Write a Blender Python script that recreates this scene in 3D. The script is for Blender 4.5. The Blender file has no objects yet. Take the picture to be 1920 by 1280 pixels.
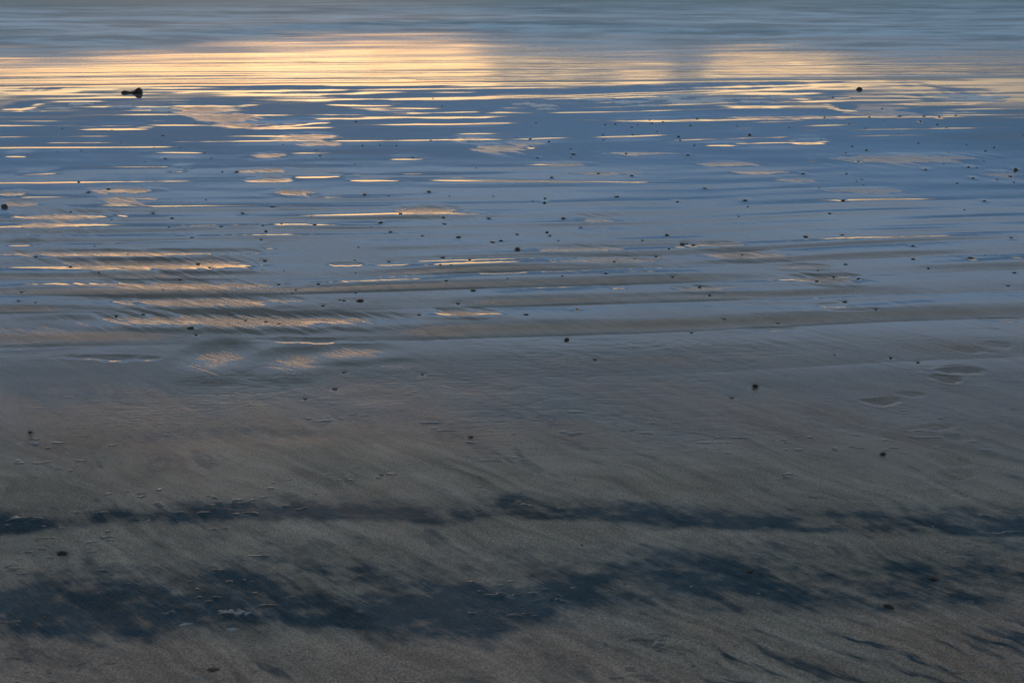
import bpy, math, random
import numpy as np
random.seed(4)
R = math.radians
C = bpy.context.scene.collection

# ------------------------------------------------------------------ camera model
F, H, PITCH = 2667.0, 2.2, R(18.45)
cp, sp = math.cos(PITCH), math.sin(PITCH)

def ground(x, y):
    """photo pixel -> (X, D) on the beach plane"""
    a, b = (x-960)/F, (640-y)/F
    dz = -sp + b*cp
    t = H/(-dz)
    return a*t, (cp + b*sp)*t

def depth(y):            # ray length along the optical axis for a row
    b = (640-y)/F
    return H/(sp - b*cp)

cam_d = bpy.data.cameras.new('camera')
cam = bpy.data.objects.new('camera', cam_d); C.objects.link(cam)
cam.location = (0, 0, H); cam.rotation_euler = (R(90)-PITCH, 0, 0)
cam_d.sensor_width = 36; cam_d.lens = 36*F/1920
cam_d.clip_end = 8000; cam_d.clip_start = .05
cam_d.dof.use_dof = True; cam_d.dof.focus_distance = 6.6; cam_d.dof.aperture_fstop = 7.0
bpy.context.scene.camera = cam

# ------------------------------------------------------------------ noise
def _h(ix, iy, seed):
    n = (ix.astype(np.int64)*374761393 + iy.astype(np.int64)*668265263 + seed*974634777) & 0xffffffff
    n = ((n ^ (n >> 13))*1274126177) & 0xffffffff
    n = n ^ (n >> 16)
    return (n & 0xffff).astype(np.float32)/32767.5 - 1.0

def vn(x, y, seed=0):
    x = np.asarray(x, np.float32); y = np.asarray(y, np.float32)
    fx, fy = np.floor(x), np.floor(y)
    ix, iy = fx.astype(np.int32), fy.astype(np.int32)
    tx, ty = x-fx, y-fy
    tx = tx*tx*tx*(tx*(tx*6-15)+10); ty = ty*ty*ty*(ty*(ty*6-15)+10)
    a, b = _h(ix, iy, seed), _h(ix+1, iy, seed)
    c, d = _h(ix, iy+1, seed), _h(ix+1, iy+1, seed)
    return (a+(b-a)*tx) + ((c+(d-c)*tx)-(a+(b-a)*tx))*ty

def fbm(x, y, seed=0, oct=3, g=.5):
    s = 0; a = 1; n = 0
    for i in range(oct):
        s = s + a*vn(x*2**i+17.3*i, y*2**i+5.1*i, seed+i*13); n += a; a *= g
    return s/n

def ss(a, b, x):
    t = np.clip((x-a)/(b-a), 0, 1)
    return t*t*(3-2*t)

# ------------------------------------------------------------------ sampling grid (rows follow distance, columns fan out)
def make_grid(y0, y1, stepy, u0, u1, stepu, near=None, far=None):
    ys = np.arange(y0, y1, -stepy, dtype=np.float64)
    b = (640-ys)/F
    t = H/(sp-b*cp); d = (cp+b*sp)*t
    us = np.arange(u0, u1, stepu, dtype=np.float64)
    side = np.concatenate([np.arange(8, 1300, 8.), [1320, 1400, 1600, 2200, 3200, 6000, 12000, 26000]])
    left = u0-side[::-1]; right = us[-1]+side
    U = np.concatenate([left, us, right])
    T, D = t, d
    nn = nf = 0
    if near is not None:
        near = np.array(near); D = np.concatenate([near, D]); T = np.concatenate([np.full(len(near), t[0]), T]); nn = len(near)
    if far is not None:
        far = np.array(far); D = np.concatenate([D, far]); T = np.concatenate([T, np.full(len(far), 1.0)*t[-1]*far/d[-1]]); nf = len(far)
    X = ((U-960)/F)[None, :]*T[:, None]
    DD = np.repeat(D[:, None], len(U), 1)
    return dict(X=X, D=DD, ys=ys, us=us, nn=nn, nl=len(left), y0=y0, sy=stepy, u0=u0, su=stepu)

def grid_mesh(name, X, D, Z, attrs, mat):
    nr, nc = X.shape
    co = np.stack([X, D, Z], -1).reshape(-1, 3).astype(np.float32)
    idx = np.arange(nr*nc).reshape(nr, nc)
    q = np.stack([idx[:-1, :-1], idx[:-1, 1:], idx[1:, 1:], idx[1:, :-1]], -1).reshape(-1, 4).astype(np.int32)
    me = bpy.data.meshes.new(name)
    me.vertices.add(len(co)); me.vertices.foreach_set('co', co.ravel())
    me.loops.add(q.size); me.loops.foreach_set('vertex_index', q.ravel())
    me.polygons.add(len(q))
    me.polygons.foreach_set('loop_start', np.arange(0, q.size, 4, dtype=np.int32))
    me.polygons.foreach_set('loop_total', np.full(len(q), 4, np.int32))
    me.polygons.foreach_set('use_smooth', np.ones(len(q), bool))
    me.update(calc_edges=True)
    for k, v in attrs.items():
        at = me.attributes.new(k, 'FLOAT', 'POINT')
        at.data.foreach_set('value', np.broadcast_to(v, X.shape).astype(np.float32).ravel())
    me.materials.append(mat)
    o = bpy.data.objects.new(name, me); C.objects.link(o)
    return o

# ------------------------------------------------------------------ node helpers
def mat_new(name):
    m = bpy.data.materials.new(name); m.use_nodes = True
    nt = m.node_tree
    return m, nt, nt.nodes['Principled BSDF']

class N:
    def __init__(s, nt): s.nt = nt
    def _in(s, sock, v):
        if v is None: return
        if hasattr(v, 'is_output') or isinstance(v, bpy.types.NodeSocket): s.nt.links.new(v, sock)
        else: sock.default_value = v
    def math(s, op, a, b=None, c=None, clamp=False):
        n = s.nt.nodes.new('ShaderNodeMath'); n.operation = op; n.use_clamp = clamp
        s._in(n.inputs[0], a); s._in(n.inputs[1], b); s._in(n.inputs[2], c)
        return n.outputs[0]
    def mix(s, f, a, b):
        n = s.nt.nodes.new('ShaderNodeMix'); n.data_type = 'RGBA'
        s._in(n.inputs[0], f); s._in(n.inputs[6], a); s._in(n.inputs[7], b)
        return n.outputs[2]
    def noise(s, vec, scale, detail=2, rough=.5):
        n = s.nt.nodes.new('ShaderNodeTexNoise')
        s._in(n.inputs['Vector'], vec); n.inputs['Scale'].default_value = scale
        n.inputs['Detail'].default_value = detail; n.inputs['Roughness'].default_value = rough
        return n.outputs['Fac']
    def mapping(s, vec, rot=0, scale=(1, 1, 1)):
        n = s.nt.nodes.new('ShaderNodeMapping')
        s._in(n.inputs['Vector'], vec); n.inputs['Rotation'].default_value = (0, 0, rot); n.inputs['Scale'].default_value = scale
        return n.outputs[0]
    def rng(s, v, a, b, c, d, smooth=False):
        n = s.nt.nodes.new('ShaderNodeMapRange'); n.clamp = True
        if smooth: n.interpolation_type = 'SMOOTHSTEP'
        s._in(n.inputs[0], v)
        for i, q in enumerate((a, b, c, d)): s._in(n.inputs[i+1], q)
        return n.outputs[0]
    def attr(s, name):
        n = s.nt.nodes.new('ShaderNodeAttribute'); n.attribute_name = name
        return n.outputs['Fac']
    def pos(s):
        return s.nt.nodes.new('ShaderNodeNewGeometry').outputs['Position']
    def bump(s, h, strength, dist, normal=None):
        n = s.nt.nodes.new('ShaderNodeBump')
        s._in(n.inputs['Strength'], strength); n.inputs['Distance'].default_value = dist
        s._in(n.inputs['Height'], h); s._in(n.inputs['Normal'], normal)
        return n.outputs[0]
    def ramp(s, f, stops, interp='LINEAR'):
        n = s.nt.nodes.new('ShaderNodeValToRGB'); cr = n.color_ramp; cr.interpolation = interp
        while len(cr.elements) < len(stops): cr.elements.new(.5)
        for e, (p, c) in zip(cr.elements, stops):
            e.position = p
            e.color = (c, c, c, 1) if not isinstance(c, tuple) else (*c, 1)
        s._in(n.inputs[0], f)
        return n.outputs[0]

# ------------------------------------------------------------------ scattered pieces: (px, py, width in px)
P_FAR = [(305,255,6),(310,298,7),(117,242,4),(152,284,3),(108,286,4),(98,309,3),(210,244,4),(228,268,4),(339,278,4),(289,278,4),(384,287,5),(397,298,6),(272,305,4),(400,264,5),(531,272,4),(472,283,3),(593,282,5),(600,293,5),(508,275,3),(579,303,3),(457,270,3),(447,280,3),(366,232,4),(187,301,3),(380,289,4),
(994,261,8),(996,276,7),(1008,297,9),(1076,290,9),(1070,297,4),(812,186,4),(829,200,4),(1005,231,5),(1174,289,7),(1222,231,5),(1185,239,5),(1135,234,5),(1154,233,5),(1196,235,4),(1218,226,4),(1243,229,6),(1232,247,5),(1272,257,6),(1275,264,5),(1131,253,5),(1131,263,4),(1029,266,5),(1070,280,4),(968,258,4),(667,229,5),(743,274,5),(713,273,4),(680,274,4),(773,296,5),(808,264,4),(893,316,4),(870,260,4),(666,309,5),(1249,197,4),(1186,253,5),
(1546,221,6),(1562,184,5),(1307,223,6),(1294,236,5),(1382,237,4),(1405,253,7),(1479,240,5),(1302,273,5),(1290,291,8),(1309,315,4),(1395,303,4),(1522,301,7),(1598,275,5),(1624,282,6),(1609,303,7),(1540,262,6),(1586,287,4),(1593,233,5),(1623,241,5),(1687,218,7),(1726,228,7),(1732,219,6),(1761,220,7),(1792,217,6),(1757,234,5),(1774,240,4),(1685,252,4),(1676,242,3),(1722,269,5),(1812,272,5),(1864,277,6),(1848,284,6),(1778,286,4),(1918,254,4),(1736,318,8),(1770,307,4),(1816,313,7),(1831,315,5),(1845,303,4),(1902,289,3),(1597,184,4),(1606,202,4),(1630,220,4),(1654,205,4),(1660,226,3)]
P_MID = [(148,342,6),(287,401,7),(210,414,5),(317,428,7),(361,447,9),(455,401,11),(323,411,8),(386,376,4),(528,421,9),(499,435,8),(590,424,10),(490,451,10),(493,424,8),(414,427,8),(585,408,6),(574,415,4),(511,390,11),(68,484,7),(178,464,5),(240,479,4),(370,495,9),(394,505,8),(132,502,7),(263,495,4),(232,506,4),(497,490,10),(492,509,5),(533,510,4),(186,515,6),(338,526,8),(41,551,7),(67,571,7),(35,568,9),(306,547,5),(523,536,9),(555,546,6),(597,536,8),(548,553,6),(218,595,7),(269,592,9),(461,601,7),(499,604,10),(524,609,10),(637,565,6),(606,576,8),(368,631,8),(410,680,5),(133,398,6),(42,430,5),(112,437,3),(417,323,6),(444,323,8),(166,361,8),(204,355,8),
(684,366,8),(805,361,10),(730,356,3),(729,369,5),(843,370,4),(925,370,5),(1022,374,6),(1021,382,8),(999,379,4),(1157,370,9),(1270,380,10),(1035,333,7),(1067,326,4),(1122,326,9),(1185,330,8),(792,444,9),(834,422,9),(831,410,8),(751,403,9),(852,398,4),(713,419,8),(732,436,10),(696,427,4),(672,466,5),(860,446,13),(924,456,11),(940,453,7),(970,441,9),(1025,437,8),(1031,443,7),(1089,428,7),(1128,416,5),(1057,411,8),(1047,453,6),(1038,492,7),(917,411,9),(1205,453,6),(1250,442,11),(1279,459,10),(1254,469,7),(1230,482,8),(1190,486,6),(1152,493,7),(1107,492,4),(831,485,10),(850,487,5),(881,490,8),(729,492,10),(665,490,5),(846,501,6),(825,501,6),(667,514,4),(837,530,8),(952,526,5),(1054,522,5),(1136,516,8),(1261,522,9),(667,550,11),(644,566,9),(887,546,15),(859,571,10),(786,593,10),(987,594,13),(1082,583,9),(1115,679,10),(646,702,9),(792,706,7),
(1581,378,8),(1397,377,12),(1385,408,6),(1322,354,9),(1402,390,5),(1578,442,9),(1555,402,9),(1511,445,8),(1300,461,9),(1288,458,8),(1392,479,6),(1712,463,8),(1712,487,8),(1820,485,14),(1847,480,6),(1740,505,8),(1586,497,12),(1533,509,5),(1563,520,8),(1531,530,8),(1609,524,8),(1311,540,8),(1330,556,9),(1890,538,9),(1902,513,8),(1896,447,10),(1642,584,7),(1583,569,8),(1459,609,8),(1357,602,10),(1505,326,8),(1587,326,6),(1606,341,4),(1616,337,5),(1619,348,5),(1536,353,5),(1846,378,8),(1808,395,6),(1795,344,6),(1870,338,6),(1895,331,7),(1889,323,4),(1901,342,6),(1824,334,8)]
P_NEAR = [(69,1019,6),(628,732,12),(573,752,9),(85,1163,11),(1090,1027,9),(1035,1129,10),(960,944,9),(1172,1101,8),(1372,750,10),(1296,627,8),(1565,670,6),(1670,675,8),(1720,683,8),(900,900,7),(715,895,9)]
# named ones: px, py, w, squash, name, category, colour, label
P_SPECIAL = [
 (358,619,13,.55,'pebble','pebble','dark','dark rounded pebble just below the lowest long gold lit sand ripple on the left'),
 (971,469,12,.8,'pebble','pebble','dark','dark pebble on the smooth blue wet sand at the centre of the beach'),
 (1062,640,12,.9,'pebble','pebble','olive','squarish olive dark pebble right of the centre, in the lowest sand trough'),
 (675,565,17,.4,'pebble','pebble','dark','wide flat dark stone, larger of the pair beside the gold lit ripple'),
 (1904,318,10,.9,'pebble','pebble','brown','brown stone nearest the right edge in the upper sand flat'),
 (883,823,12,.5,'pebble','pebble','olive','small brown stone alone on the bare dull sand below the centre'),
 (995,1082,7,.6,'pebble','pebble','red','tiny pinkish pebble on the dark sand band at the bottom'),
 (913,1150,7,.6,'pebble','pebble','red','tiny reddish pebble below the pink one on the bottom dark sand'),
 (118,1041,18,.75,'seaweed_clump','seaweed','olive','round brown seaweed clump on pale sand at the lower left'),
 (57,815,11,.8,'seaweed_clump','seaweed','olive','little olive seaweed clump near the left edge, above the dark sand band'),
 (1415,728,15,.6,'seaweed_clump','seaweed','olive','small brown seaweed scrap left of the footprints'),
 (1655,855,15,.55,'seaweed_clump','seaweed','olive','yellow brown seaweed scrap beside the lower footprints'),
 (1405,1076,14,.55,'seaweed_clump','seaweed','olive','brown seaweed scrap on the left end of the widest dark sand band'),
 (1750,1089,19,.5,'seaweed_clump','seaweed','brown','flat brown seaweed scrap on the right end of the widest dark sand band'),
 (1665,1142,18,.6,'seaweed_clump','seaweed','olive','olive seaweed scrap just below the widest dark sand band'),
 (400,1261,19,.35,'seaweed_clump','seaweed','brown','thin brown seaweed scrap near the bottom edge of the picture'),
 (8,388,15,.75,'stone','stone','dark','dark stone with a pale wet rim cut by the left edge'),
 (1611,168,13,.75,'stone','stone','dark','angular dark stone among gold glints at the water edge on the right'),
]
SHELLS = [(440,1155,62,.22),(350,1177,36,.12),(437,1187,30,.3),(640,1187,17,.4),(642,1197,14,.2),(357,1228,14,.3),(392,1228,16,.3),(370,1278,26,.3),(479,1205,13,.4),
 (730,1265,24,.25),(1073,1108,12,.3),(1768,1174,14,.4),(1810,1206,12,.4),(1625,987,9,.4),(1296,1106,8,.5),(412,1188,9,.5),(83,992,12,.4),(275,982,26,.2),(735,1073,18,.3),(160,1226,10,.4),(1332,852,10,.3),(1368,890,10,.3),(1448,948,9,.3)]

SCRAP_LABELS = {(440,1155): 'widest pale foam scrap on the lower left dark sand', (350,1177): 'thin curved pale foam scrap left of the widest one',
 (437,1187): 'slanting pale foam scrap just below the widest one', (640,1187): 'small bright foam scrap alone right of the slanting scrap', (642,1197): 'tiny foam scrap right under the small bright one',
 (357,1228): 'left one of the two little foam scraps below the lower left dark band', (392,1228): 'right one of the two little foam scraps below the lower left dark band',
 (370,1278): 'pale foam scrap cut by the bottom edge of the picture', (730,1265): 'pale foam scrap near the bottom edge, left of the centre',
 (1768,1174): 'pale foam scrap at the lower right, below the olive seaweed scrap', (275,982): 'long pale wet scrap in the upper dark band at the left', (735,1073): 'faint pale scrap on the dark sand left of the centre'}
# ------------------------------------------------------------------ THE SAND
G = make_grid(1345, -70, 1.0, -420, 2340, 2.2,
              near=[-60, -30, -12, -5, -1, .4, 1.0, 1.4]+[ground(960, y)[1] for y in range(2350, 1347, -6)],
              far=[34, 40, 50, 70, 120, 300])
X, D = G['X'], G['D']
S = D - .06*X                                   # across-shore coordinate
PW = (D > 3.0) & (D < 30)

K = [
 [(0,655),(340,649),(640,645),(900,637),(1200,630),(1383,622),(1650,609),(1920,600)],
 [(0,592),(300,589),(640,585),(960,579),(1280,570),(1613,558),(1920,549)],
 [(0,558),(320,559),(640,553),(960,543),(1280,534),(1613,520),(1920,508)],
 [(0,529),(400,528),(640,525),(960,514),(1280,503),(1600,488),(1920,478)],
 [(0,503),(300,499),(640,497),(960,488),(1280,481),(1600,462),(1920,450)],
 [(0,479),(640,475),(960,470),(1280,462),(1600,446),(1920,435)]]
wob = .10*fbm(X/2.3, D/1.5, 3, 3) + .03*fbm(X/.5, D/.5, 9, 2)
lines = []
for k in K:
    p = np.array([ground(*q) for q in k])
    p = np.concatenate([[[p[0, 0]-30, p[0, 1]-1.2]], p, [[p[-1, 0]+30, p[-1, 1]+2.0]]])
    lines.append(p)
def kd(i, X):
    if i < 0:
        return kd(0, X) + .55*i
    if i < len(lines):
        return np.interp(X, lines[i][:, 0], lines[i][:, 1])
    last = kd(len(lines)-1, X)
    j = i-len(lines)+1
    return last + .265*j + .02*vn(X/1.7, np.full_like(X, i*3.7), 5)*min(j, 3)
phase = np.zeros_like(X)
Dw = D + .25*wob
prev = kd(0, X)
NL = 60
for i in range(1, NL):
    nxt = kd(i, X)
    phase += np.clip((Dw-prev)/(nxt-prev), 0, 1)
    prev = nxt
phase += np.clip((Dw-kd(0, X))/.6, -6, 0)
fr = phase - np.floor(phase); cell = np.floor(phase)
sharp = ss(9.5, 8.0, D)
saw = ss(0, .74, fr)*.5+.5*np.clip(fr/.74, 0, 1); saw = np.where(fr < .74, saw, 1-ss(.74, 1.0, fr))
farz = ss(10.5, 11.6, D)
rip = sharp*np.abs(np.sin(math.pi*fr))**.85 + (1-sharp)*(1-farz)*(.5-.5*np.cos(2*math.pi*fr)) + farz*saw   # sharp troughs near, soft ones, then low steps at the water
rip = rip*(.75+.25*fr)
# amplitude by distance and place
per = .55+1.0*fbm(X/1.1+cell*7.7, cell*3.1, 21, 2)
A = np.interp(D, [5.0, 5.9, 6.3, 7.0, 8.0, 8.6, 9.4, 10.2, 12.5, 14, 16.5, 20],
                 [0, .0006, .0046, .0070, .0060, .0048, .0036, .0018, .0020, .0024, .0018, .0008])
per = per+ss(9.6, 10.8, D)*(-.9*per+(.45+.55*ss(13.2, 12.2, D))*(.10+2.2*fbm(X/.8+cell*5.7, cell*2.3, 22, 3)))
A = A*np.clip(per, .0, 1.5)
rip = rip + .16*np.cos(4*math.pi*fr+2*vn(X/.8, D/.3, 24))*ss(6.3, 7, D)*(1-ss(10, 11, D))*(.5+fbm(X/.9, D/.4, 23, 2))
A = A*(1-.45*ss(.0, 1.6, X-.2)*ss(9.6, 10.6, D))
Z = (15.25-S)*.0012 + A*rip
Z = Z - .02*ss(15.2, 17, S)*(S-15.2) 
shore = S+.10*fbm(X/1.8, D*0, 36, 3)
Z += (.003+.0035*np.clip(shore-13.0, 0, 2.4))*(1-ss(15.28, 15.60, shore))*ss(12.0, 13.4, shore)
# broad undulation and smaller relief
Z += .004*fbm(X/3.1, D/1.2, 31, 2)*ss(5, 8, D)*(1-.75*ss(11, 13, D))
Z += .0011*fbm(X/.55, D/.16, 33, 3)*np.interp(D, [3, 5, 7, 9, 16], [.35, .45, .45, .16, .16])
Z += .0012*fbm(X/1.6, D/.33, 34, 2)*ss(7, 8, D)*(1-.6*ss(11, 12, D))
Z += .00022*fbm((X-D)/1.4142/.6, (X+D)/1.4142/.032, 35, 3)*ss(4.2, 5.5, D)*(1-ss(8, 10, D))
al, ac = (X-D)/1.4142, (X+D)/1.4142              # backwash direction: from far-left to near-right

# patches of drained, finely combed sand (coordinates from the photograph, put on the ground)
rough_p = np.zeros_like(X)
def window(cx, cy, rx, ry):
    r0 = int((G['y0']-(cy+ry))/G['sy'])+G['nn']; r1 = int((G['y0']-(cy-ry))/G['sy'])+G['nn']+2
    c0 = int((cx-rx-G['u0'])/G['su'])+G['nl']; c1 = int((cx+rx-G['u0'])/G['su'])+G['nl']+2
    return slice(max(0, r0), max(0, r1)), slice(max(0, c0), max(0, c1))
def local(cx, cy, rx, ry, m=1.6):
    """window of the grid plus normalised coords (right, away) of an ellipse lying on the ground"""
    w = window(cx, cy, rx*m, ry*m)
    gx, gd = ground(cx, cy)
    wx = abs(ground(cx+rx, cy)[0]-gx); wd = abs(ground(cx, cy-ry)[1]-ground(cx, cy+ry)[1])/2
    return w, (X[w]-gx)/wx, (D[w]-gd)/wd, wx, wd
PATCH = [(250,479,260,8,.75),(250,503,230,14,.9),(390,497,90,15,1),(330,522,150,8,.6),(330,543,205,13,1),(380,560,110,8,.6),(370,570,195,11,1),(455,606,260,15,1.2),(870,592,70,9,.95),(90,628,120,24,.55),(20,650,70,12,.4),
 (405,682,60,32,.85),(550,686,60,26,.85),(660,668,80,16,.8),(740,690,40,10,.4),
 (502,294,38,6,1),(495,322,56,5,1),(510,340,40,6,1),(548,365,48,7,1.1),(230,360,66,6,.9),(235,376,62,5,.9),(25,365,30,6,1),(40,384,42,6,.8),
 (375,208,62,10,1),(420,222,70,9,1),(470,236,66,6,1),(570,258,62,8,.9),(600,271,42,5,.8),(800,400,64,11,.9),(870,407,40,7,.5),(100,420,90,24,.5),(230,383,60,6,.5),
 (880,262,60,9,.7),(940,280,70,14,.8),(1060,311,64,7,.9),(985,270,50,7,.5),(1140,327,100,6,.9),(1200,290,90,8,.4),(1360,310,70,8,.8),(1420,325,80,7,.8),(1490,340,66,5,.8),(1470,222,150,6,1),(1640,214,90,7,.8),
 (1090,471,85,8,.55),(1160,492,95,9,.6),(1345,461,52,5,.8),(1400,482,84,9,.9),(1510,503,52,5,.8),(1560,528,64,10,1),(1320,546,66,7,.7),(1700,300,190,14,.7),(1880,330,60,12,.5),(1620,360,90,6,.4),(1130,425,60,20,.3),
 (1650,205,60,5,.6),(440,838,150,24,.45),(570,830,60,14,.5),(780,852,130,26,.35),(700,760,60,16,.3)]
warp = fbm(al/.9, ac/.05, 51, 3)
warp2 = fbm(X/.7, D/.25, 52, 3)
PATCH = [(a, b, c*.8, d*.72, e*.75) if (a > 850 and b < 345) else (a, b, c, d, e) for a, b, c, d, e in PATCH]
for (cx, cy, rx, ry, s) in PATCH:
    w, u, v, wx, wd = local(cx, cy, rx, ry, 1.8)
    vv = np.where(v > 0, v*1.25, v*.85)
    r = np.sqrt(u*u+vv*vv) + .55*warp[w]*np.where(v > 0, .5, 1.2) + .28*warp2[w]
    rough_p[w] = np.maximum(rough_p[w], s*(1-ss(np.where(v > .15, .72, -.1), 1.08, r)))
rough_p = np.clip(rough_p, 0, 1.2)
rough_p *= np.clip(.85+.7*fbm(al/.25, ac/.03, 55, 3)+.35*fbm(X/.2, D/.1, 56, 2), 0, 1.3)
acw = ac+.03*fbm(al/.3, ac/.2, 60, 2)
fine = fbm(al/.17, acw/.020, 61, 2)+.8*fbm(al/.4, acw/.05, 62, 2)
fade = np.interp(D, [3, 9, 14], [1, 1, .5])
Z += .0013*fine*np.clip(rough_p, 0, 1)*fade*(1-.45*ss(6.9, 6.4, D))
# each combed patch stands a little proud, its back tipping away from the eye
for (cx, cy, rx, ry, s) in PATCH:
    w, u, v, wx, wd = local(cx, cy, rx, ry, 1.8)
    r = np.sqrt(u*u+v*v) + .3*warp[w]
    kk = .85 if cy > 622 else 1.05
    r = r if cy < 622 else np.sqrt(u*u+v*v)
    Z[w] += -kk*min(.08, 1.05*math.tan(math.radians((math.degrees(math.atan(H/ground(cx, cy)[1]))-8.6)/2)))*s*wd*np.clip(v+.2, -.9, 1.3)*(1-ss(.1, 1.6, r))

# narrow water-polished steps that hold the long bright streaks (photo coordinates put on the ground)
STREAK = [[(0,176),(150,174)],[(270,174),(640,171),(760,168)],[(390,180),(500,180),(640,178),(775,176)],[(770,165),(1000,160),(1250,157)],[(470,190),(640,188),(800,187),(1080,182),(1280,174),(1500,167),(1700,160)],
 [(300,201),(490,199)],[(600,198),(760,199)],[(0,207),(60,207)],[(690,215),(870,211),(1000,209)],[(560,223),(750,222),(1010,219)],[(660,237),(770,235),(1000,231)],[(1040,230),(1220,228),(1600,221),(1900,217)],[(390,242),(520,238),(640,229)],[(440,243),(630,240)],
 [(1290,167),(1480,163),(1680,157)],[(1500,158),(1700,153),(1920,152)],[(1670,166),(1760,166)],[(1340,200),(1480,203)],[(1490,192),(1600,190)],[(1380,178),(1560,176)],[(1700,185),(1900,180)],[(1560,209),(1625,209)],[(1700,197),(1850,195)],[(640,206),(800,205),(870,203)],[(130,243),(290,243)],
 [(-300,345),(0,344),(450,341)],[(455,341),(552,341)],[(650,341),(755,341)],[(780,341),(1000,342),(1290,343)],[(520,334),(640,333)],[(310,323),(352,323)],[(725,300),(812,300)],[(480,468),(532,469)],[(0,463),(70,462)],[(210,468),(325,473)],[(1310,273),(1400,274)],[(1480,271),(1560,270)],[(480,430),(510,430)],[(20,330),(110,327)],[(1150,543),(1180,543)],[(0,294),(60,296)]]
for i, pl in enumerate(STREAK):
    p = np.array([ground(*q) for q in pl]); x0, x1 = p[0, 0], p[-1, 0]
    e0, e1 = min(q[1] for q in pl), max(q[1] for q in pl)
    w = window((pl[0][0]+pl[-1][0])/2, (e0+e1)/2, abs(pl[-1][0]-pl[0][0])/2+30, (e1-e0)/2+30)
    xw, dw = X[w], D[w]
    dl = np.interp(xw, p[:, 0], p[:, 1]); dc = p[:, 1].mean()
    pxm = dc*dc/(H*F)
    dl = dl + pxm*1.3*fbm(xw/.5, dw*0+i, 120+i, 3)
    el_ = min(.9, .30*(x1-x0))+.02
    end = ss(-.02, el_, xw-x0+.25*el_*vn(dw/.04, xw*0+i, 170))*ss(-.02, el_, x1-xw+.25*el_*vn(dw/.04, xw*0+i, 171))
    end = end*(.78+.22*ss(-.45, -.05, fbm(xw/.30, dw*0+i*3.1, 180+i, 3)))
    hw = pxm*1.6*np.clip(1+.9*fbm(xw/.35, dw*0+i*2.2, 150+i, 3), .35, 1.8)
    el = math.degrees(math.atan(H/dc)); tgt = 7.7 if pl[0][0] > 1000 else 6.8
    tilt = np.tan(np.radians((el-tgt)/2+.35))
    drop = tilt*2*hw*end
    q = dw-dl
    Z[w] += -drop*ss(-hw*1.25, hw*1.25, q) + drop*ss(0, 1, (q-hw*1.25)/(pxm*16)) 
# pits, prints and scours: px, py, rx, ry, depth(mm), lip
DENT = [(1868,650,34,8,5),(1822,661,42,8,7),(1795,700,46,9,8),(1766,713,36,9,11),(1710,743,34,7,9),(1655,756,40,8,10),(1750,806,50,7,12),(1792,823,34,9,14),(1778,868,50,12,12),(1788,896,44,11,15),(1760,930,60,11,12),(1655,950,42,8,2),(1880,602,50,5,3),(1840,622,40,4,2),
 (195,674,95,7,5),(60,655,60,6,3),(720,640,180,7,2),(1440,620,70,6,3),(1060,613,70,5,2),(560,640,90,6,4),(180,955,80,15,7),(420,951,70,11,7),(270,978,40,10,6),(335,984,34,9,7),(690,965,70,14,3),(790,968,56,13,3),(200,1064,14,4,4),(1190,1184,52,11,4),(1010,1194,56,11,4),(1250,972,60,10,3),(1240,985,70,8,3),
 (1240,718,28,5,2),(1420,812,80,5,2),(1560,806,60,5,1.5),(1040,938,32,8,2),(1160,936,40,7,2),(30,833,24,4,2),(90,958,60,12,3),(655,497,50,5,4),(720,497,60,5,3),(940,513,60,4,3),(880,509,40,4,2),(1560,575,50,5,3),(1600,585,60,5,3),(360,988,30,4,4),(300,975,36,4,5)]
edge = fbm(X/.07, D/.09, 71, 3); bw0 = fbm(X/.22, D/.12, 72, 2)
for (cx, cy, rx, ry, dm) in DENT:
    w, u, v, wx, wd = local(cx, cy, rx, ry, 1.9)
    r = np.sqrt(u*u+v*v) + .34*edge[w] + .22*bw0[w]
    dep = .0007*dm*min(1.0, wd/.06)
    r = r + .25*np.sin(1.7*u+cx)*v
    Z[w] += -1.0*dep*(1-ss(.45, 1.0, r))*(.62-.55*v) + .06*dep*np.exp(-((r-1.15)/.22)**2)
for (cx, cy, wpx) in P_FAR[::1]+P_MID+P_NEAR+[q[:3] for q in P_SPECIAL]:
    if cy < 215 or wpx < 7: continue
    rx = wpx*1.25; ry = max(1.6, wpx*.42)
    w, u, v, wx, wd = local(cx, cy+.4, rx, ry, 2.4)
    r = np.sqrt(u*u+v*v) + .25*edge[w]
    dep = min(.0011, .045*wx)
    Z[w] += -dep*np.exp(-(r/.85)**2)*(1)

# chips and crusts that glint: clustered, elongated along the shore
cl = ss(-.05, .5, fbm(X/.5, D/.3, 81, 3))
chip = ss(.42, .60, fbm(X/.035+.4*vn(X/.1, D/.1, 2), D/.012, 82, 2))
near = np.interp(D, [2.8, 3.4, 4.8, 6.2, 7.0, 14], [1, 1, .9, .55, .25, 0])
Z += .0011*chip*cl*near
crk = ss(.80, .99, 1-np.abs(fbm(X/.22, D/.07, 85, 3)))*ss(.1, .5, fbm(X/.6, D/.4, 86, 2))
Z -= .0009*crk*near

gm = ss(.55, .73, fbm(X/.05+.5*vn(X/.1, D/.1, 2), D/.026, 87, 2)+.22*fbm(X/.3, D/.12, 88, 2))*ss(0, .35, fbm(X/.45, D/.25, 89, 2)+.1)*np.interp(D, [2.8, 3.3, 4.6, 5.3, 6], [.9, 1, .9, .5, 0])
Z += .0032*gm
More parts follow.
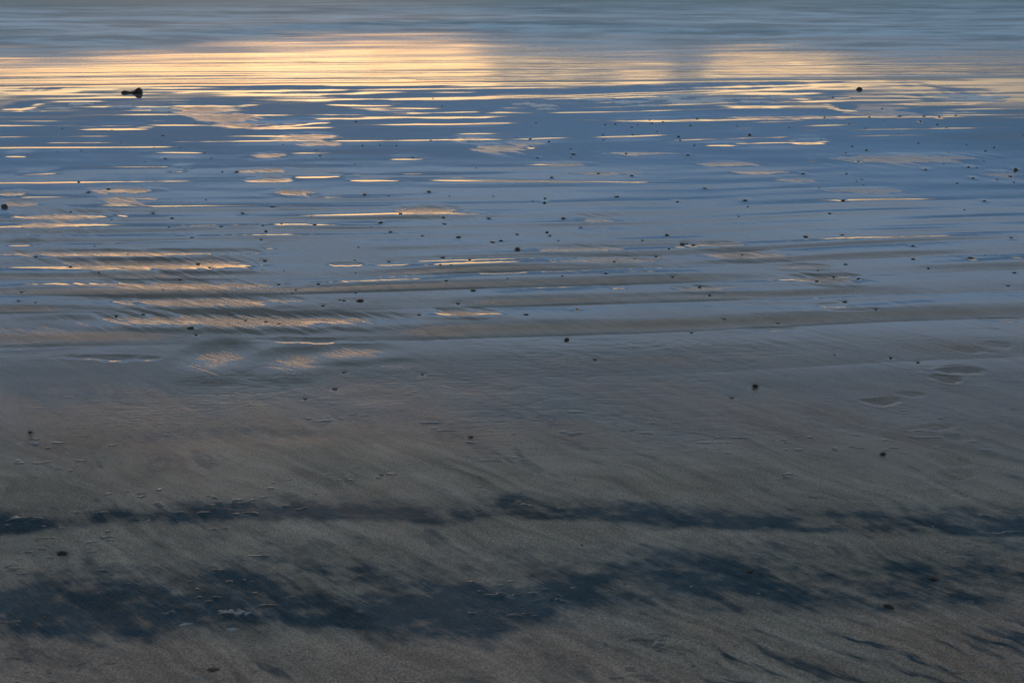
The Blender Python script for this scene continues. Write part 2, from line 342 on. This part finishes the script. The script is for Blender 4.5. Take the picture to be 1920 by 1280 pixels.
# ---- dark mineral sand: bands (photo coordinates put on the ground) torn along the backwash
yy = np.full_like(X, 0)                     # photo row of each vertex (for the hand-placed bands only)
ang = np.arctan2(H, np.maximum(D, .3)); yy = 640+F*np.tan(ang-PITCH)
uu = 960+F*X/np.maximum(D*cp+H*sp, 1.2)
bw = fbm(X/.35, D/.22, 94, 4)
def band(pts, th, soft_up, soft_dn):
    px = [p[0] for p in pts]; c = np.interp(uu, px, [p[1] for p in pts])
    t = np.interp(uu, px, th)
    q = yy-c+bw*soft_dn*.8
    up = ss(-t-soft_up*1.2, -t+soft_up*.7, q); dn = 1-ss(t-soft_dn*.8, t+soft_dn*1.3, q)
    return up*dn
acq = ac+.12*fbm(X/.5, D/.5, 98, 3)
tear = fbm(al/.30, acq/.06, 91, 4)
tearf = fbm(al/.28, (ac+.05*fbm(X/.2, D/.2, 96, 3))/.035, 90, 5, .6)
mot = fbm(X/.13, D/.07, 99, 4)
tear2 = fbm(al/.16, ac/.025, 92, 3)
blot = fbm(X/.6, D/.35, 93, 3)
dk = np.zeros_like(X)
dk = np.maximum(dk, .95*band([(-400,1000),(0,990),(200,978),(400,968),(640,963),(830,973),(960,960),(1300,978),(1920,985),(2400,990)], [18,20,11,13,14,15,13,18,22,22], 26, 12))
dk = np.maximum(dk, .85*band([(-400,1150),(0,1142),(300,1135),(500,1115),(700,1120),(900,1150),(1060,1120),(1200,1090),(1400,1104),(1600,1100),(1800,1100),(1920,1092),(2400,1080)], [30,28,48,62,64,50,30,34,46,46,40,32,24], 44, 34))
dk = np.maximum(dk, .5*band([(0,1090),(600,1060),(900,1070),(1300,1040),(1920,1040)], [4,26,14,0,26], 30, 26))
dk = np.maximum(dk, .62*band([(900,1110),(1000,1112),(1300,1108),(1420,1110)], [0,52,46,0], 40, 34))
dk = np.maximum(dk, .62*band([(1250,1045),(1500,1035),(1920,1028),(2400,1030)], [0,16,26,26], 30, 26)*ss(-.5, .3, tear+.4*blot))
dk = np.maximum(dk, .4*band([(0,845),(640,800),(960,790),(1300,800),(1920,830)], [16,14,10,5,2], 40, 24))
dk = np.maximum(dk, .95*ss(1150, 1500, uu)*ss(1140, 1210, yy)*ss(-.10, .42, .9*tearf+.35*blot))
dk = np.maximum(dk, .35*ss(.05, .6, tear+.35*blot)*ss(720, 830, yy))
dk = dk*(.98+.50*tear+.35*blot+.70*mot) + .14*tear2*ss(.05, .3, dk) + .06*tear2*ss(1000, 1100, yy) + .10*blot*ss(750, 850, yy)
# little dark wisp scars
dk = np.clip(dk, 0, 1)
brown = ss(-.25, .45, fbm(al/1.1, ac/.3, 95, 3) + .25*ss(1150, 1260, yy) + .15*ss(1500, 1900, uu)*ss(700, 900, yy)*(yy < 960) + .50*ss(620, 700, yy)*ss(880, 760, yy)*ss(500, 1500, uu) + .35*ss(1130, 1190, yy) - .5*ss(820, 880, yy)*ss(1090, 1030, yy))
# ---- film of water left on the surface (1 = mirror-wet, 0 = drained)
film = np.interp(yy, [120, 420, 560, 640, 700, 780, 880, 1000, 1300], [1, 1, .92, .80, .62, .42, .16, .05, .03])
film = film + .10*fbm(al/.6, ac/.12, 97, 3)*ss(420, 700, yy) + .14*blot*ss(560, 700, yy)
film = film - .55*np.clip(np.sin(2*math.pi*fr), 0, 1)*np.clip(A/.005, 0, 1.2)*ss(9.6, 8.4, D)*ss(6.0, 6.6, D)
film = np.clip(film, 0.0, 1)
film = np.where(D < 3, .05, film)
film = np.maximum(film, .85*ss(.02, .3, gm))

def sand_mat():
    m, nt, bs = mat_new('wet_sand'); n = N(nt); P = n.pos()
    dkA, br, fl, rp = n.attr('dark'), n.attr('brown'), n.attr('film'), n.attr('comb')
    g1 = n.noise(P, 420, 2, .7); g2 = n.noise(P, 150, 3, .65); g3 = n.noise(P, 170, 3, .75)
    fib = n.noise(n.mapping(n.mapping(P, rot=R(45)), scale=(14, 110, 1)), 1, 3, .6)
    patch = n.noise(P, 22, 4, .6)
    d1 = n.math('ADD', dkA, n.math('MULTIPLY', n.math('SUBTRACT', fib, .5), .9))
    d1 = n.math('ADD', d1, n.math('MULTIPLY', n.math('SUBTRACT', g2, .5), .55))
    d1 = n.math('ADD', d1, n.math('MULTIPLY', n.math('SUBTRACT', patch, .5), .9))
    fk = n.noise(n.mapping(P, scale=(30, 105, 1)), 1, 4, .7)
    fk2 = n.noise(n.mapping(n.mapping(P, rot=R(45)), scale=(22, 120, 1)), 1, 3, .7)
    fleck = n.math('MULTIPLY', n.rng(n.math('MAXIMUM', fk, fk2), .60, .72, 0, 1, True), n.rng(n.noise(P, 3.5, 3, .6), .42, .62, .15, 1))
    d1 = n.math('SUBTRACT', d1, n.math('MULTIPLY', n.math('ABSOLUTE', n.math('SUBTRACT', g3, .5)), 1.1))
    d1 = n.math('ADD', d1, n.math('MULTIPLY', n.math('SUBTRACT', g3, .5), 1.4))
    d1 = n.math('ADD', d1, n.math('MULTIPLY', fleck, n.rng(fl, .1, .8, .34, .05)))
    dark = n.rng(d1, -.05, 1.05, 0, 1, True)
    nt.links.new(n.rng(fl, .05, .5, .03, .5), bs.inputs['Specular IOR Level'])
    base = n.mix(br, (.238, .216, .188, 1), (.240, .192, .162, 1))
    base = n.mix(dark, base, (.016, .043, .064, 1))
    grain = n.math('MULTIPLY', n.rng(g3, .30, .70, .35, 1.65), n.rng(n.attr('streak'), 0, 1, .70, 1.30))
    hsv = nt.nodes.new('ShaderNodeVectorMath'); hsv.operation = 'SCALE'
    nt.links.new(base, hsv.inputs[0]); nt.links.new(grain, hsv.inputs['Scale'])
    # saturated sand under a film is darker
    wetf = n.rng(fl, .10, .55, 1.0, .50)
    hs2 = nt.nodes.new('ShaderNodeVectorMath'); hs2.operation = 'SCALE'
    nt.links.new(hsv.outputs[0], hs2.inputs[0]); nt.links.new(wetf, hs2.inputs['Scale'])
    nt.links.new(hs2.outputs[0], bs.inputs['Base Color'])
    bs.inputs['IOR'].default_value = 1.36
    ro = n.math('ADD', .05, n.math('MULTIPLY', n.math('POWER', n.math('SUBTRACT', 1.0, fl), 1.6), .42))
    ro = n.math('MAXIMUM', ro, n.rng(rp, 0, 1, 0, .24))
    nt.links.new(ro, bs.inputs['Roughness'])
    # grain relief, strong where drained or combed
    rg = n.math('MAXIMUM', n.rng(fl, .05, .75, .85, .01), n.rng(rp, .1, 1, 0, .12))
    hgt = n.math('ADD', n.math('ADD', n.math('MULTIPLY', g2, .7), n.math('MULTIPLY', g1, .3)), n.math('MULTIPLY', fk, 1.1))
    b = n.bump(hgt, rg, .0022)
    hf = n.noise(n.mapping(n.mapping(P, rot=R(45)), scale=(9, 75, 1)), 1, 4, .6)
    b = n.bump(hf, n.rng(rp, 0, 1, .0, 1.0), .0040, b)
    nt.links.new(b, bs.inputs['Normal'])
    return m
sand = grid_mesh('beach_sand', X, D, Z, dict(streak=np.clip(.5+.5*(fbm(al/.45, acq/.028, 77, 4)+.5*blot+.5*mot), 0, 1), dark=dk, brown=brown, film=film, comb=rough_p), sand_mat())
sand['kind'] = 'structure'

def zat(px, py):
    r = int(round((G['y0']-py)/G['sy']))+G['nn']; c = int(round((px-G['u0'])/G['su']))+G['nl']
    return float(Z[r, c])

# ------------------------------------------------------------------ THE SEA
W = make_grid(262, -70, .5, -420, 2340, 5.0, far=[32, 34, 37, 41, 46, 52, 60, 70, 85, 110, 150, 220, 350, 600, 1200, 3000, 6000])
WX, WD = W['X'], W['D']
WS = WD-.06*WX
eg = .8*fbm(WX/2.2, WD/2.0, 101, 3) + 1.7*np.exp(-((WX+1.7)/2.9)**2)
rise = ss(17.9, 20.2, WS - eg)
ampw = ss(14.6, 16.5, WS)
Zw = .06*rise*rise + .05*ss(20.5, 25, WS)
Zw += .0030*ampw*fbm(WX/5.5, WS/.27, 103, 3)*(1-.4*rise)
Zw += .0026*rise*fbm(WX/1.4, WS/.30, 105, 4)
Zw += .030*rise*fbm(WX/6, WS/1.4, 107, 2)
def sea_mat():
    m, nt, bs = mat_new('sea_water'); n = N(nt); P = n.pos()
    milk, far_ = n.attr('milk'), n.attr('farness')
    v = n.noise(n.mapping(P, scale=(.5, 2.4, 1)), 1, 5, .62)
    v2 = n.noise(n.mapping(P, scale=(1.6, 9, 1)), 1, 4, .65)
    f = n.math('ADD', n.math('MULTIPLY', v, .65), n.math('MULTIPLY', v2, .35))
    c = n.mix(n.rng(f, .40, .60, 0, 1, True), (.17, .25, .31, 1), (.46, .60, .72, 1))
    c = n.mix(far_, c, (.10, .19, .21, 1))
    c = n.mix(milk, (.022, .034, .045, 1), c)
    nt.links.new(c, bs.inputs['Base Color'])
    bs.inputs['IOR'].default_value = 1.333
    nt.links.new(n.rng(milk, 0, 1, .05, .45), bs.inputs['Roughness'])
    s1 = n.noise(n.mapping(P, scale=(.35, 7, 1)), 1, 3, .6)
    b = n.bump(s1, n.rng(milk, 0, 1, .25, .18), .012)
    nt.links.new(b, bs.inputs['Normal'])
    return m
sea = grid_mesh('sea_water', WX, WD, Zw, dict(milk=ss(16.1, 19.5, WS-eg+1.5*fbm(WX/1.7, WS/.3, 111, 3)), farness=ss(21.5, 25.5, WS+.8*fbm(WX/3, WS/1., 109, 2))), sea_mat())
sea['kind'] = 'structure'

# ------------------------------------------------------------------ foam left along the edge
def foam_mat():
    m, nt, bs = mat_new('sea_foam'); n = N(nt); P = n.pos()
    bs.inputs['Base Color'].default_value = (.55, .58, .66, 1); bs.inputs['Roughness'].default_value = .55
    nt.links.new(n.bump(n.noise(P, 60, 3, .6), .6, .004), bs.inputs['Normal'])
    return m
FM = foam_mat()
def foam_blob(cx, cy, rx, ry, seed, hgt=.004):
    """one rounded, ragged-edged raft of foam; returned as verts, faces"""
    gx, gd = ground(cx, cy)
    wx = abs(ground(cx+rx, cy)[0]-gx); wd = abs(ground(cx, cy-ry)[1]-ground(cx, cy+ry)[1])/2
    rnd = random.Random(seed); n = 44; rings = [0, .4, .7, .9, 1.0]
    ph = [rnd.uniform(0, 6.28) for _ in range(6)]
    zb = (max(0, zat(cx, cy))+.0025) if cy < 232 else 0
    vs = [(gx, gd, .001+hgt+zb)]; fs = []
    for ri, r in enumerate(rings[1:]):
        for k in range(n):
            a = 2*math.pi*k/n
            w = 1+.16*math.sin(3*a+ph[0])+.13*math.sin(5*a+ph[1])+.10*math.sin(9*a+ph[2])+.07*math.sin(17*a+ph[3])
            z = zb-.004+(hgt+.005)*math.sqrt(max(0, 1-r*r))
            vs.append((gx+wx*r*w*math.cos(a), gd+wd*r*w*math.sin(a)+.06*wx*math.cos(a)*r, z))
    for k in range(n): fs.append((0, 1+k, 1+(k+1) % n))
    for ri in range(len(rings)-2):
        for k in range(n):
            a = 1+ri*n+k; b = 1+ri*n+(k+1) % n
            fs.append((a, a+n, b+n, b))
    return vs, fs
def mesh_obj(name, vs, fs, mat, smooth=True):
    me = bpy.data.meshes.new(name); me.from_pydata(vs, [], fs); me.update()
    if smooth: me.polygons.foreach_set('use_smooth', [True]*len(me.polygons))
    me.materials.append(mat)
    o = bpy.data.objects.new(name, me); C.objects.link(o)
    return o
def join(parts):
    V, Fc = [], []
    for vs, fs in parts:
        o = len(V); V += vs; Fc += [tuple(i+o for i in f) for f in fs]
    return V, Fc
FOAM = [
 ([(1120,188,34,2.6),(1180,193,40,2.8),(1240,186,46,3),(1300,192,60,3.4),(1345,187,40,2.4),(1210,200,30,2),(1280,181,50,2)], 'widest raft of white foam strips on the shallow water right of the centre'),
 ([(1790,181,50,2.6),(1850,184,46,2.6),(1820,188,60,2.4),(1868,191,20,1.6)], 'white foam strips on the shallow water near the right edge'),
 ([(1020,200,26,2.4),(1025,206,20,1.6),(985,197,24,2)], 'small pale foam scrap left of the widest foam raft'),
 ([(1415,192,36,2.2),(1480,184,50,2)], 'thin foam strips between the two large foam rafts'),
 ([(280,205,36,2.2),(230,202,26,2),(310,209,30,2)], 'pale foam scrap below the dark driftwood'),
 ([(150,197,24,2),(110,205,24,1.8),(60,209,20,1.6)], 'faint foam scraps near the left edge'),
]
for i, (bl, lab) in enumerate(FOAM):
    V, Fc = join([foam_blob(*b, seed=i*20+j) for j, b in enumerate(bl)])
    o = mesh_obj('foam_raft', V, Fc, FM); o['label'] = lab; o['category'] = 'foam'; o['group'] = 'foam rafts on the shallow water'
# thin foam line where the sheet of water ends
def foam_line(pts, w_px, seed):
    vs, fs = [], []; m = 260
    xs = np.linspace(pts[0][0], pts[-1][0], m); yc = np.interp(xs, [p[0] for p in pts], [p[1] for p in pts])
    for i in range(m):
        x, y = ground(xs[i], yc[i]); t = i/(m-1)
        wv = .5+.5*float(vn(np.array([xs[i]/90.]), np.array([seed*3.3]), seed)[0])
        hw = (ground(xs[i], yc[i]-w_px/2)[1]-y)*(.12+wv)*min(1, 8*t, 8*(1-t))+.004
        y += .03*float(vn(np.array([xs[i]/60.]), np.array([9.1]), seed+1)[0])
        vs += [(x, y-hw, -.004), (x, y-hw*.4, .004), (x, y+hw*.4, .004), (x, y+hw, -.004)]
        if i:
            a = 4*(i-1); b = 4*i
            fs += [(a+k, b+k, b+k+1, a+k+1) for k in range(3)]
    return vs, fs
V, Fc = join([foam_line([(640,160),(960,155),(1280,149),(1600,145),(1920,142)], 4.5, 3)])
o = mesh_obj('foam_line', V, Fc, FM); o['label'] = 'long thin pale foam line along the edge of the sheet of water'; o['category'] = 'foam'

# ------------------------------------------------------------------ pebbles, stones, seaweed, shells
def pmat(name, col, col2, rough=.45):
    m, nt, bs = mat_new(name); n = N(nt)
    tc = nt.nodes.new('ShaderNodeTexCoord').outputs['Object']
    f = n.noise(tc, 2.2, 4, .6)
    nt.links.new(n.mix(n.rng(f, .4, .62, 0, 1), (*col, 1), (*col2, 1)), bs.inputs['Base Color'])
    bs.inputs['Roughness'].default_value = rough
    nt.links.new(n.bump(n.noise(tc, 6, 3, .6), .5, .15), bs.inputs['Normal'])
    return m
MATS = {'dark': pmat('dark_stone', (.030, .024, .019), (.085, .066, .050)),
        'brown': pmat('brown_stone', (.055, .035, .022), (.12, .08, .055)),
        'olive': pmat('brown_weed', (.020, .017, .009), (.075, .058, .03), .6),
        'red': pmat('reddish_stone', (.22, .09, .06), (.30, .16, .12)),
        'shell': pmat('pale_shell', (.24, .28, .31), (.12, .14, .15), .35)}
import bmesh
def pebble_mesh(seed, lumpy, mat, name):
    bm = bmesh.new(); bmesh.ops.create_icosphere(bm, subdivisions=3, radius=1)
    rnd = random.Random(seed); o = [rnd.uniform(0, 50) for _ in range(4)]
    cuts = [(rnd.uniform(-1, 1), rnd.uniform(-1, 1), rnd.uniform(-.2, 1), rnd.uniform(.62, .85)) for _ in range(5)]
    for v in bm.verts:
        p = v.co
        k = 1+lumpy*float(fbm(np.array([p.x*1.7+o[0]+p.z]), np.array([p.y*1.7+o[1]-p.z*.6]), seed, 3)[0])
        v.co = p*k
        for cx, cy, cz, cd in cuts:
            l = math.sqrt(cx*cx+cy*cy+cz*cz)+1e-6
            dt = (v.co.x*cx+v.co.y*cy+v.co.z*cz)/l
            if dt > cd:
                v.co.x -= cx/l*(dt-cd)*.8; v.co.y -= cy/l*(dt-cd)*.8; v.co.z -= cz/l*(dt-cd)*.8
    for f in bm.faces: f.smooth = True
    me = bpy.data.meshes.new(name); bm.to_mesh(me); bm.free(); me.materials.append(mat)
    return me
def weed_mesh(seed, mat):
    """a wet bunch of curled fronds round a lumpy holdfast, one mesh"""
    rnd = random.Random(seed); bm = bmesh.new()
    for k in range(13):
        a = rnd.uniform(0, 6.28); rr = rnd.uniform(.0, .72); s = rnd.uniform(.22, .46)
        r = bmesh.ops.create_icosphere(bm, subdivisions=2, radius=s)
        c = (rr*math.cos(a), rr*math.sin(a), rnd.uniform(0, .62)*(1-rr)+.1)
        for v in r['verts']:
            v.co.x = v.co.x*1.1*(1+.3*rnd.uniform(-1, 1))+c[0]; v.co.y = v.co.y*(1+.3*rnd.uniform(-1, 1))+c[1]; v.co.z = v.co.z*.8*(1+.35*rnd.uniform(-1, 1))+c[2]
    for k in range(16):          # fronds: tapered curling strips with thickness
        a = rnd.uniform(0, 6.28); L = rnd.uniform(.5, 1.15); w = rnd.uniform(.06, .13); prev = None
        x, y, z = .3*math.cos(a), .3*math.sin(a), rnd.uniform(.1, .6)
        for i in range(7):
            t = i/6; ww = w*(1-.75*t)
            nx, ny = -math.sin(a), math.cos(a)
            ring = [bm.verts.new((x+nx*ww, y+ny*ww, z)), bm.verts.new((x, y, z+ww*.7)), bm.verts.new((x-nx*ww, y-ny*ww, z)), bm.verts.new((x, y, z-ww*.4))]
            if prev:
                for q in range(4): bm.faces.new((prev[q], prev[(q+1) % 4], ring[(q+1) % 4], ring[q]))
            prev = ring
            a += rnd.uniform(-.5, .5); x += L/6*math.cos(a); y += L/6*math.sin(a); z = max(-.02, z+rnd.uniform(-.16, .10))
    bmesh.ops.recalc_face_normals(bm, faces=bm.faces)
    for f in bm.faces: f.smooth = True
    me = bpy.data.meshes.new('seaweed_clump'); bm.to_mesh(me); bm.free(); me.materials.append(mat)
    return me
def shell_mesh(seed, mat):
    """thin wavy-edged curved flake"""
    rnd = random.Random(seed); n = 28; vs = []; fs = []; ph = [rnd.uniform(0, 6.28) for _ in range(4)]
    rings = [0.02, .35, .7, .93, 1.0]
    for side in (1, -1):
        for r in rings:
            for k in range(n):
                a = 2*math.pi*k/n
                w = (1+.30*math.sin(2*a+ph[0])+.24*math.sin(3*a+ph[1])+.16*math.sin(7*a+ph[2]))*.8+.1*rnd.uniform(-1, 1)*0
                z = .5*(1-r*r)+.16*r*math.sin(3*a+ph[3])+(.05 if side > 0 else -.05)*(1-r**4)
                vs.append((r*w*math.cos(a), r*w*math.sin(a), z))
    m = len(rings)
    for s in range(2):
        o = s*m*n
        for i in range(m-1):
            for k in range(n):
                q = (o+i*n+k, o+i*n+(k+1) % n, o+(i+1)*n+(k+1) % n, o+(i+1)*n+k)
                fs.append(q if s else q[::-1])
    for k in range(n):
        a = (m-1)*n+k; b = (m-1)*n+(k+1) % n
        fs.append((a, b, b+m*n, a+m*n))
    me = bpy.data.meshes.new('shell_flake'); me.from_pydata(vs, [], fs); me.update()
    me.polygons.foreach_set('use_smooth', [True]*len(me.polygons)); me.materials.append(mat)
    return me
PEB = [pebble_mesh(i, .55, MATS['dark'] if i % 2 else MATS['brown'], 'pebble') for i in range(8)]
def put(me, name, px, py, w, squash, dy=.8, rz=None, sink=.25):
    gx, gd = ground(px, py+w*squash*.25)
    t = depth(py); r = w*t/F/2
    o = bpy.data.objects.new(name, me); C.objects.link(o)
    o.location = (gx, gd, max(zat(px, py+w*squash*.25), -.004) + r*squash*(1-2*sink)*.5)
    o.scale = (r*random.uniform(.9, 1.3), r*dy, r*squash)
    o.rotation_euler = (0, 0, random.uniform(-.6, .6) if rz is None else rz)
    return o
def label(o, lab, cat, grp=None):
    o['label'] = lab; o['category'] = cat
    if grp: o['group'] = grp
for lst, grp, lab in ((P_FAR, 'small dark pebbles on the upper wet sand', 'tiny dark pebble on the far rippled sand near the water, one of many alike'),
                      (P_MID, 'small dark pebbles on the middle wet sand', 'small dark pebble on the rippled blue wet sand, one of many alike'),
                      (P_NEAR, 'small dark pebbles on the lower sand', 'small brown dark pebble on the dull sand below the ripples')):
    for (px, py, w) in lst:
        sq = random.uniform(.38, .7) if w < 9 else random.uniform(.30, .45)
        o = put(random.choice(PEB), 'pebble', px, py, w*random.uniform(.6, .85), sq)
        label(o, lab, 'pebble', grp)
for i, (px, py, w, sq, nm, cat, col, lab) in enumerate(P_SPECIAL):
    if nm == 'seaweed_clump': me = weed_mesh(40+i, MATS[col]); o = put(me, nm, px, py, w*.95, sq*1.1)
    else: me = pebble_mesh(60+i, .4, MATS[col], nm); o = put(me, nm, px, py, w*.8, sq)
    label(o, lab, cat)
rs = random.Random(77)
for _ in range(34):
    SHELLS.append((rs.uniform(20, 1900), rs.choice([rs.uniform(700, 1000), rs.uniform(1000, 1275)]), rs.uniform(4, 8), rs.uniform(.3, .6)))
SCM = pmat('foam_scrap', (.20, .235, .26), (.10, .12, .14), .45)
for i, (px, py, w, sq) in enumerate(SHELLS):
    if w >= 14:      # dried scraps of foam and slime: ragged low lumps strung together
        rnd = random.Random(900+i); bl = []
        for k in range(int(5+w/4)):
            t = rnd.gauss(0, .23); bl.append((px+t*w, py-t*w*.16*(1 if i % 2 else .2)+rnd.gauss(0, .12)*w*sq*1.6, w*rnd.uniform(.05, .15), w*sq*rnd.uniform(.08, .24)))
        z = zat(px, py); parts = []
        for j, b in enumerate(bl):
            vs_, fs_ = foam_blob(*b, seed=i*50+j, hgt=.0012)
            parts.append(([(x, y, zz*.3+zat(px, py)+.0004*(j % 4)) for x, y, zz in vs_], fs_))
        V, Fc = join(parts)
        o = mesh_obj('foam_scrap', V, Fc, SCM); label(o, SCRAP_LABELS.get((px, py), 'small pale ragged foam scrap on the lower left sand'), 'foam', 'pale foam scraps on the lower sand')
        continue
    o = put(shell_mesh(i, MATS['shell']), 'shell_flake', px, py, w*.8, sq*.55, dy=min(1, sq*2.2), rz=random.uniform(-.25, .35), sink=.1)
    o.rotation_euler = (R(-6), random.uniform(-.1, .1), o.rotation_euler.z)
    label(o, 'tiny pale flake of broken shell on the lower sand', 'shell', 'pale shell flakes on the lower sand')

# driftwood with tangled weed at the water's edge, far left
def driftwood():
    bm = bmesh.new(); rnd = random.Random(5)
    gx, gd = ground(247, 176); r = depth(176)/F
    n = 40; ring0 = None; m = 14
    prof = [(-20, 2.0, 1.6), (-18, 4.2, 3.4), (-14, 6.0, 4.6), (-9, 5.2, 4.4), (-4, 3.6, 3.0), (1, 3.6, 3.0), (5, 5.6, 5.2), (9, 8.6, 6.5), (13, 9.5, 7), (16, 8, 6.5), (19, 5.5, 5), (21, 2, 2)]
    for (x, hh, ww) in prof:
        ring = []
        for k in range(m):
            a = 2*math.pi*k/m; q = 1+.22*rnd.uniform(-1, 1)
            ring.append(bm.verts.new((x*r, ww*r*1.3*math.cos(a)*q, hh*r*(.5+.5*math.sin(a)*q) - .8*r)))
        if ring0:
            for k in range(m): bm.faces.new((ring0[k], ring0[(k+1) % m], ring[(k+1) % m], ring[k]))
        else: bm.faces.new(ring[::-1])
        ring0 = ring
    bm.faces.new(ring0)
    bmesh.ops.recalc_face_normals(bm, faces=bm.faces)
    for f in bm.faces: f.smooth = True
    me = bpy.data.meshes.new('driftwood'); bm.to_mesh(me); bm.free(); me.materials.append(MATS['dark'])
    o = bpy.data.objects.new('driftwood', me); C.objects.link(o); o.location = (gx, gd, max(0, zat(247, 176)))
    o.modifiers.new('s', 'SUBSURF').render_levels = 1
    label(o, 'low black piece of driftwood lying in the gold lit shallows at the upper left', 'driftwood')
    t = bpy.data.objects.new('weed_tangle', weed_mesh(7, MATS['dark'])); C.objects.link(t)
    t.parent = o; t.location = (13*r, -2*r, 1.5*r); t.scale = (7.5*r, 7*r, 12*r)
driftwood()

# ------------------------------------------------------------------ sky
w = bpy.data.worlds.new('World'); bpy.context.scene.world = w; w.use_nodes = True
nt = w.node_tree; nt.nodes.clear(); n = N(nt)
out = nt.nodes.new('ShaderNodeOutputWorld'); bg = nt.nodes.new('ShaderNodeBackground')
tc = nt.nodes.new('ShaderNodeTexCoord')
sep = nt.nodes.new('ShaderNodeSeparateXYZ'); nt.links.new(tc.outputs['Generated'], sep.inputs[0])
DEG = 57.29578
elev = n.math('MULTIPLY', n.math('ARCSINE', sep.outputs[2]), DEG)
az = n.math('MULTIPLY', n.math('ARCTAN2', sep.outputs[0], sep.outputs[1]), DEG)
azs = n.math('MULTIPLY', n.math('ADD', az, 45), 1/90, clamp=True)
def apx(x): return (math.degrees(math.atan((x-960)/2680))+45)/90
LO = [(-1600,8.6),(-500,5.8),(0,5.0),(300,3.4),(700,3.0),(840,3.4),(870,3.8),(935,7.0),(1060,7.2),(1140,7.0),(1170,6.6),(1235,6.6),(1275,7.7),(1305,7.7),(1345,6.4),(1545,6.6),(1585,7.1),(1700,7.3),(1920,7.5),(2300,8.8),(3000,9.6)]
HI = [(-1600,8.3),(-500,8.2),(0,8.25),(300,8.3),(890,8.3),(1100,8.35),(1300,8.45),(1600,8.45),(1920,8.4),(2300,8.9),(3000,9.6)]
IN = [(-1600,.2),(-500,.5),(0,.72),(250,1.05),(800,1.15),(900,.9),(1150,.85),(1540,.85),(1620,.62),(1920,.38),(2400,.2),(3000,0)]
lo = n.math('MULTIPLY', n.ramp(azs, [(apx(x), v/12) for x, v in LO]), 12)
hi = n.math('MULTIPLY', n.ramp(azs, [(apx(x), v/12) for x, v in HI]), 12)
inten = n.ramp(azs, [(apx(x), v/2) for x, v in IN])
cl = n.noise(n.mapping(tc.outputs['Generated'], scale=(3, 3, 16)), 2.5, 4, .6)
e2 = n.math('ADD', elev, n.math('MULTIPLY', n.math('SUBTRACT', cl, .5), 1.0))
gold = n.math('MULTIPLY', n.rng(e2, n.math('SUBTRACT', lo, .6), n.math('ADD', lo, .6), 0, 1, True),
              n.rng(e2, n.math('SUBTRACT', hi, .2), n.math('ADD', hi, .3), 1, 0, True))
gold = n.math('MULTIPLY', gold, n.math('MULTIPLY', inten, 2))
es = n.math('MULTIPLY', elev, 1/90, clamp=True)
base = n.ramp(es, [(0, (.22,.24,.27)), (5/90, (.23,.27,.32)), (8/90, (.18,.26,.36)), (9.0/90, (.062,.193,.39)), (11/90, (.13,.305,.59)), (12.6/90, (.37,.57,.86)), (16/90, (.46,.60,.83)), (19/90, (.31,.42,.55)), (25/90, (.15,.22,.30)), (36/90, (.22,.30,.36)), (60/90, (.325,.37,.39)), (1, (.325,.37,.39))])
goldc = n.ramp(n.math('MULTIPLY', elev, 1/12, clamp=True), [(0, (.75,.34,.14)), (5/12, (.95,.50,.22)), (7.2/12, (1.0,.64,.32)), (8/12, (.98,.69,.37)), (1, (.95,.74,.46))])
sky = nt.nodes.new('ShaderNodeTexSky'); sky.sky_type = 'NISHITA'; sky.sun_disc = False
sky.sun_elevation = R(7); sky.sun_rotation = R(-8)
sc1 = nt.nodes.new('ShaderNodeVectorMath'); sc1.operation = 'SCALE'; nt.links.new(sky.outputs[0], sc1.inputs[0]); sc1.inputs['Scale'].default_value = .001
clmod = n.rng(n.noise(n.mapping(tc.outputs['Generated'], scale=(2, 2, 6)), 2.2, 4, .6), .3, .7, .86, 1.14)
sc2 = nt.nodes.new('ShaderNodeVectorMath'); sc2.operation = 'SCALE'; nt.links.new(base, sc2.inputs[0]); nt.links.new(clmod, sc2.inputs['Scale'])
add = nt.nodes.new('ShaderNodeVectorMath'); add.operation = 'ADD'; nt.links.new(sc1.outputs[0], add.inputs[0]); nt.links.new(sc2.outputs[0], add.inputs[1])
sc3 = nt.nodes.new('ShaderNodeVectorMath'); sc3.operation = 'SCALE'; nt.links.new(goldc, sc3.inputs[0]); sc3.inputs['Scale'].default_value = 2.9
col = n.mix(gold, add.outputs[0], sc3.outputs[0])
# below the horizon only dull ground light
colh = n.mix(n.rng(elev, -1.0, 0.0, 0, 1), (.06, .07, .08, 1), col)
nt.links.new(colh, bg.inputs[0]); bg.inputs[1].default_value = 1.0
nt.links.new(bg.outputs[0], out.inputs[0])
w.cycles.sampling_method = 'MANUAL'; w.cycles.sample_map_resolution = 2048

sd = bpy.data.lights.new('sun', 'SUN'); sd.energy = .002; sd.angle = R(5); sd.color = (1, .68, .40)
so = bpy.data.objects.new('sun', sd); C.objects.link(so)
so.rotation_euler = (R(-84), 0, R(8))
vs = bpy.context.scene.view_settings
vs.view_transform = 'Standard'; vs.look = 'None'; vs.exposure = 0; vs.gamma = 1
bpy.context.scene.display_settings.display_device = 'sRGB'
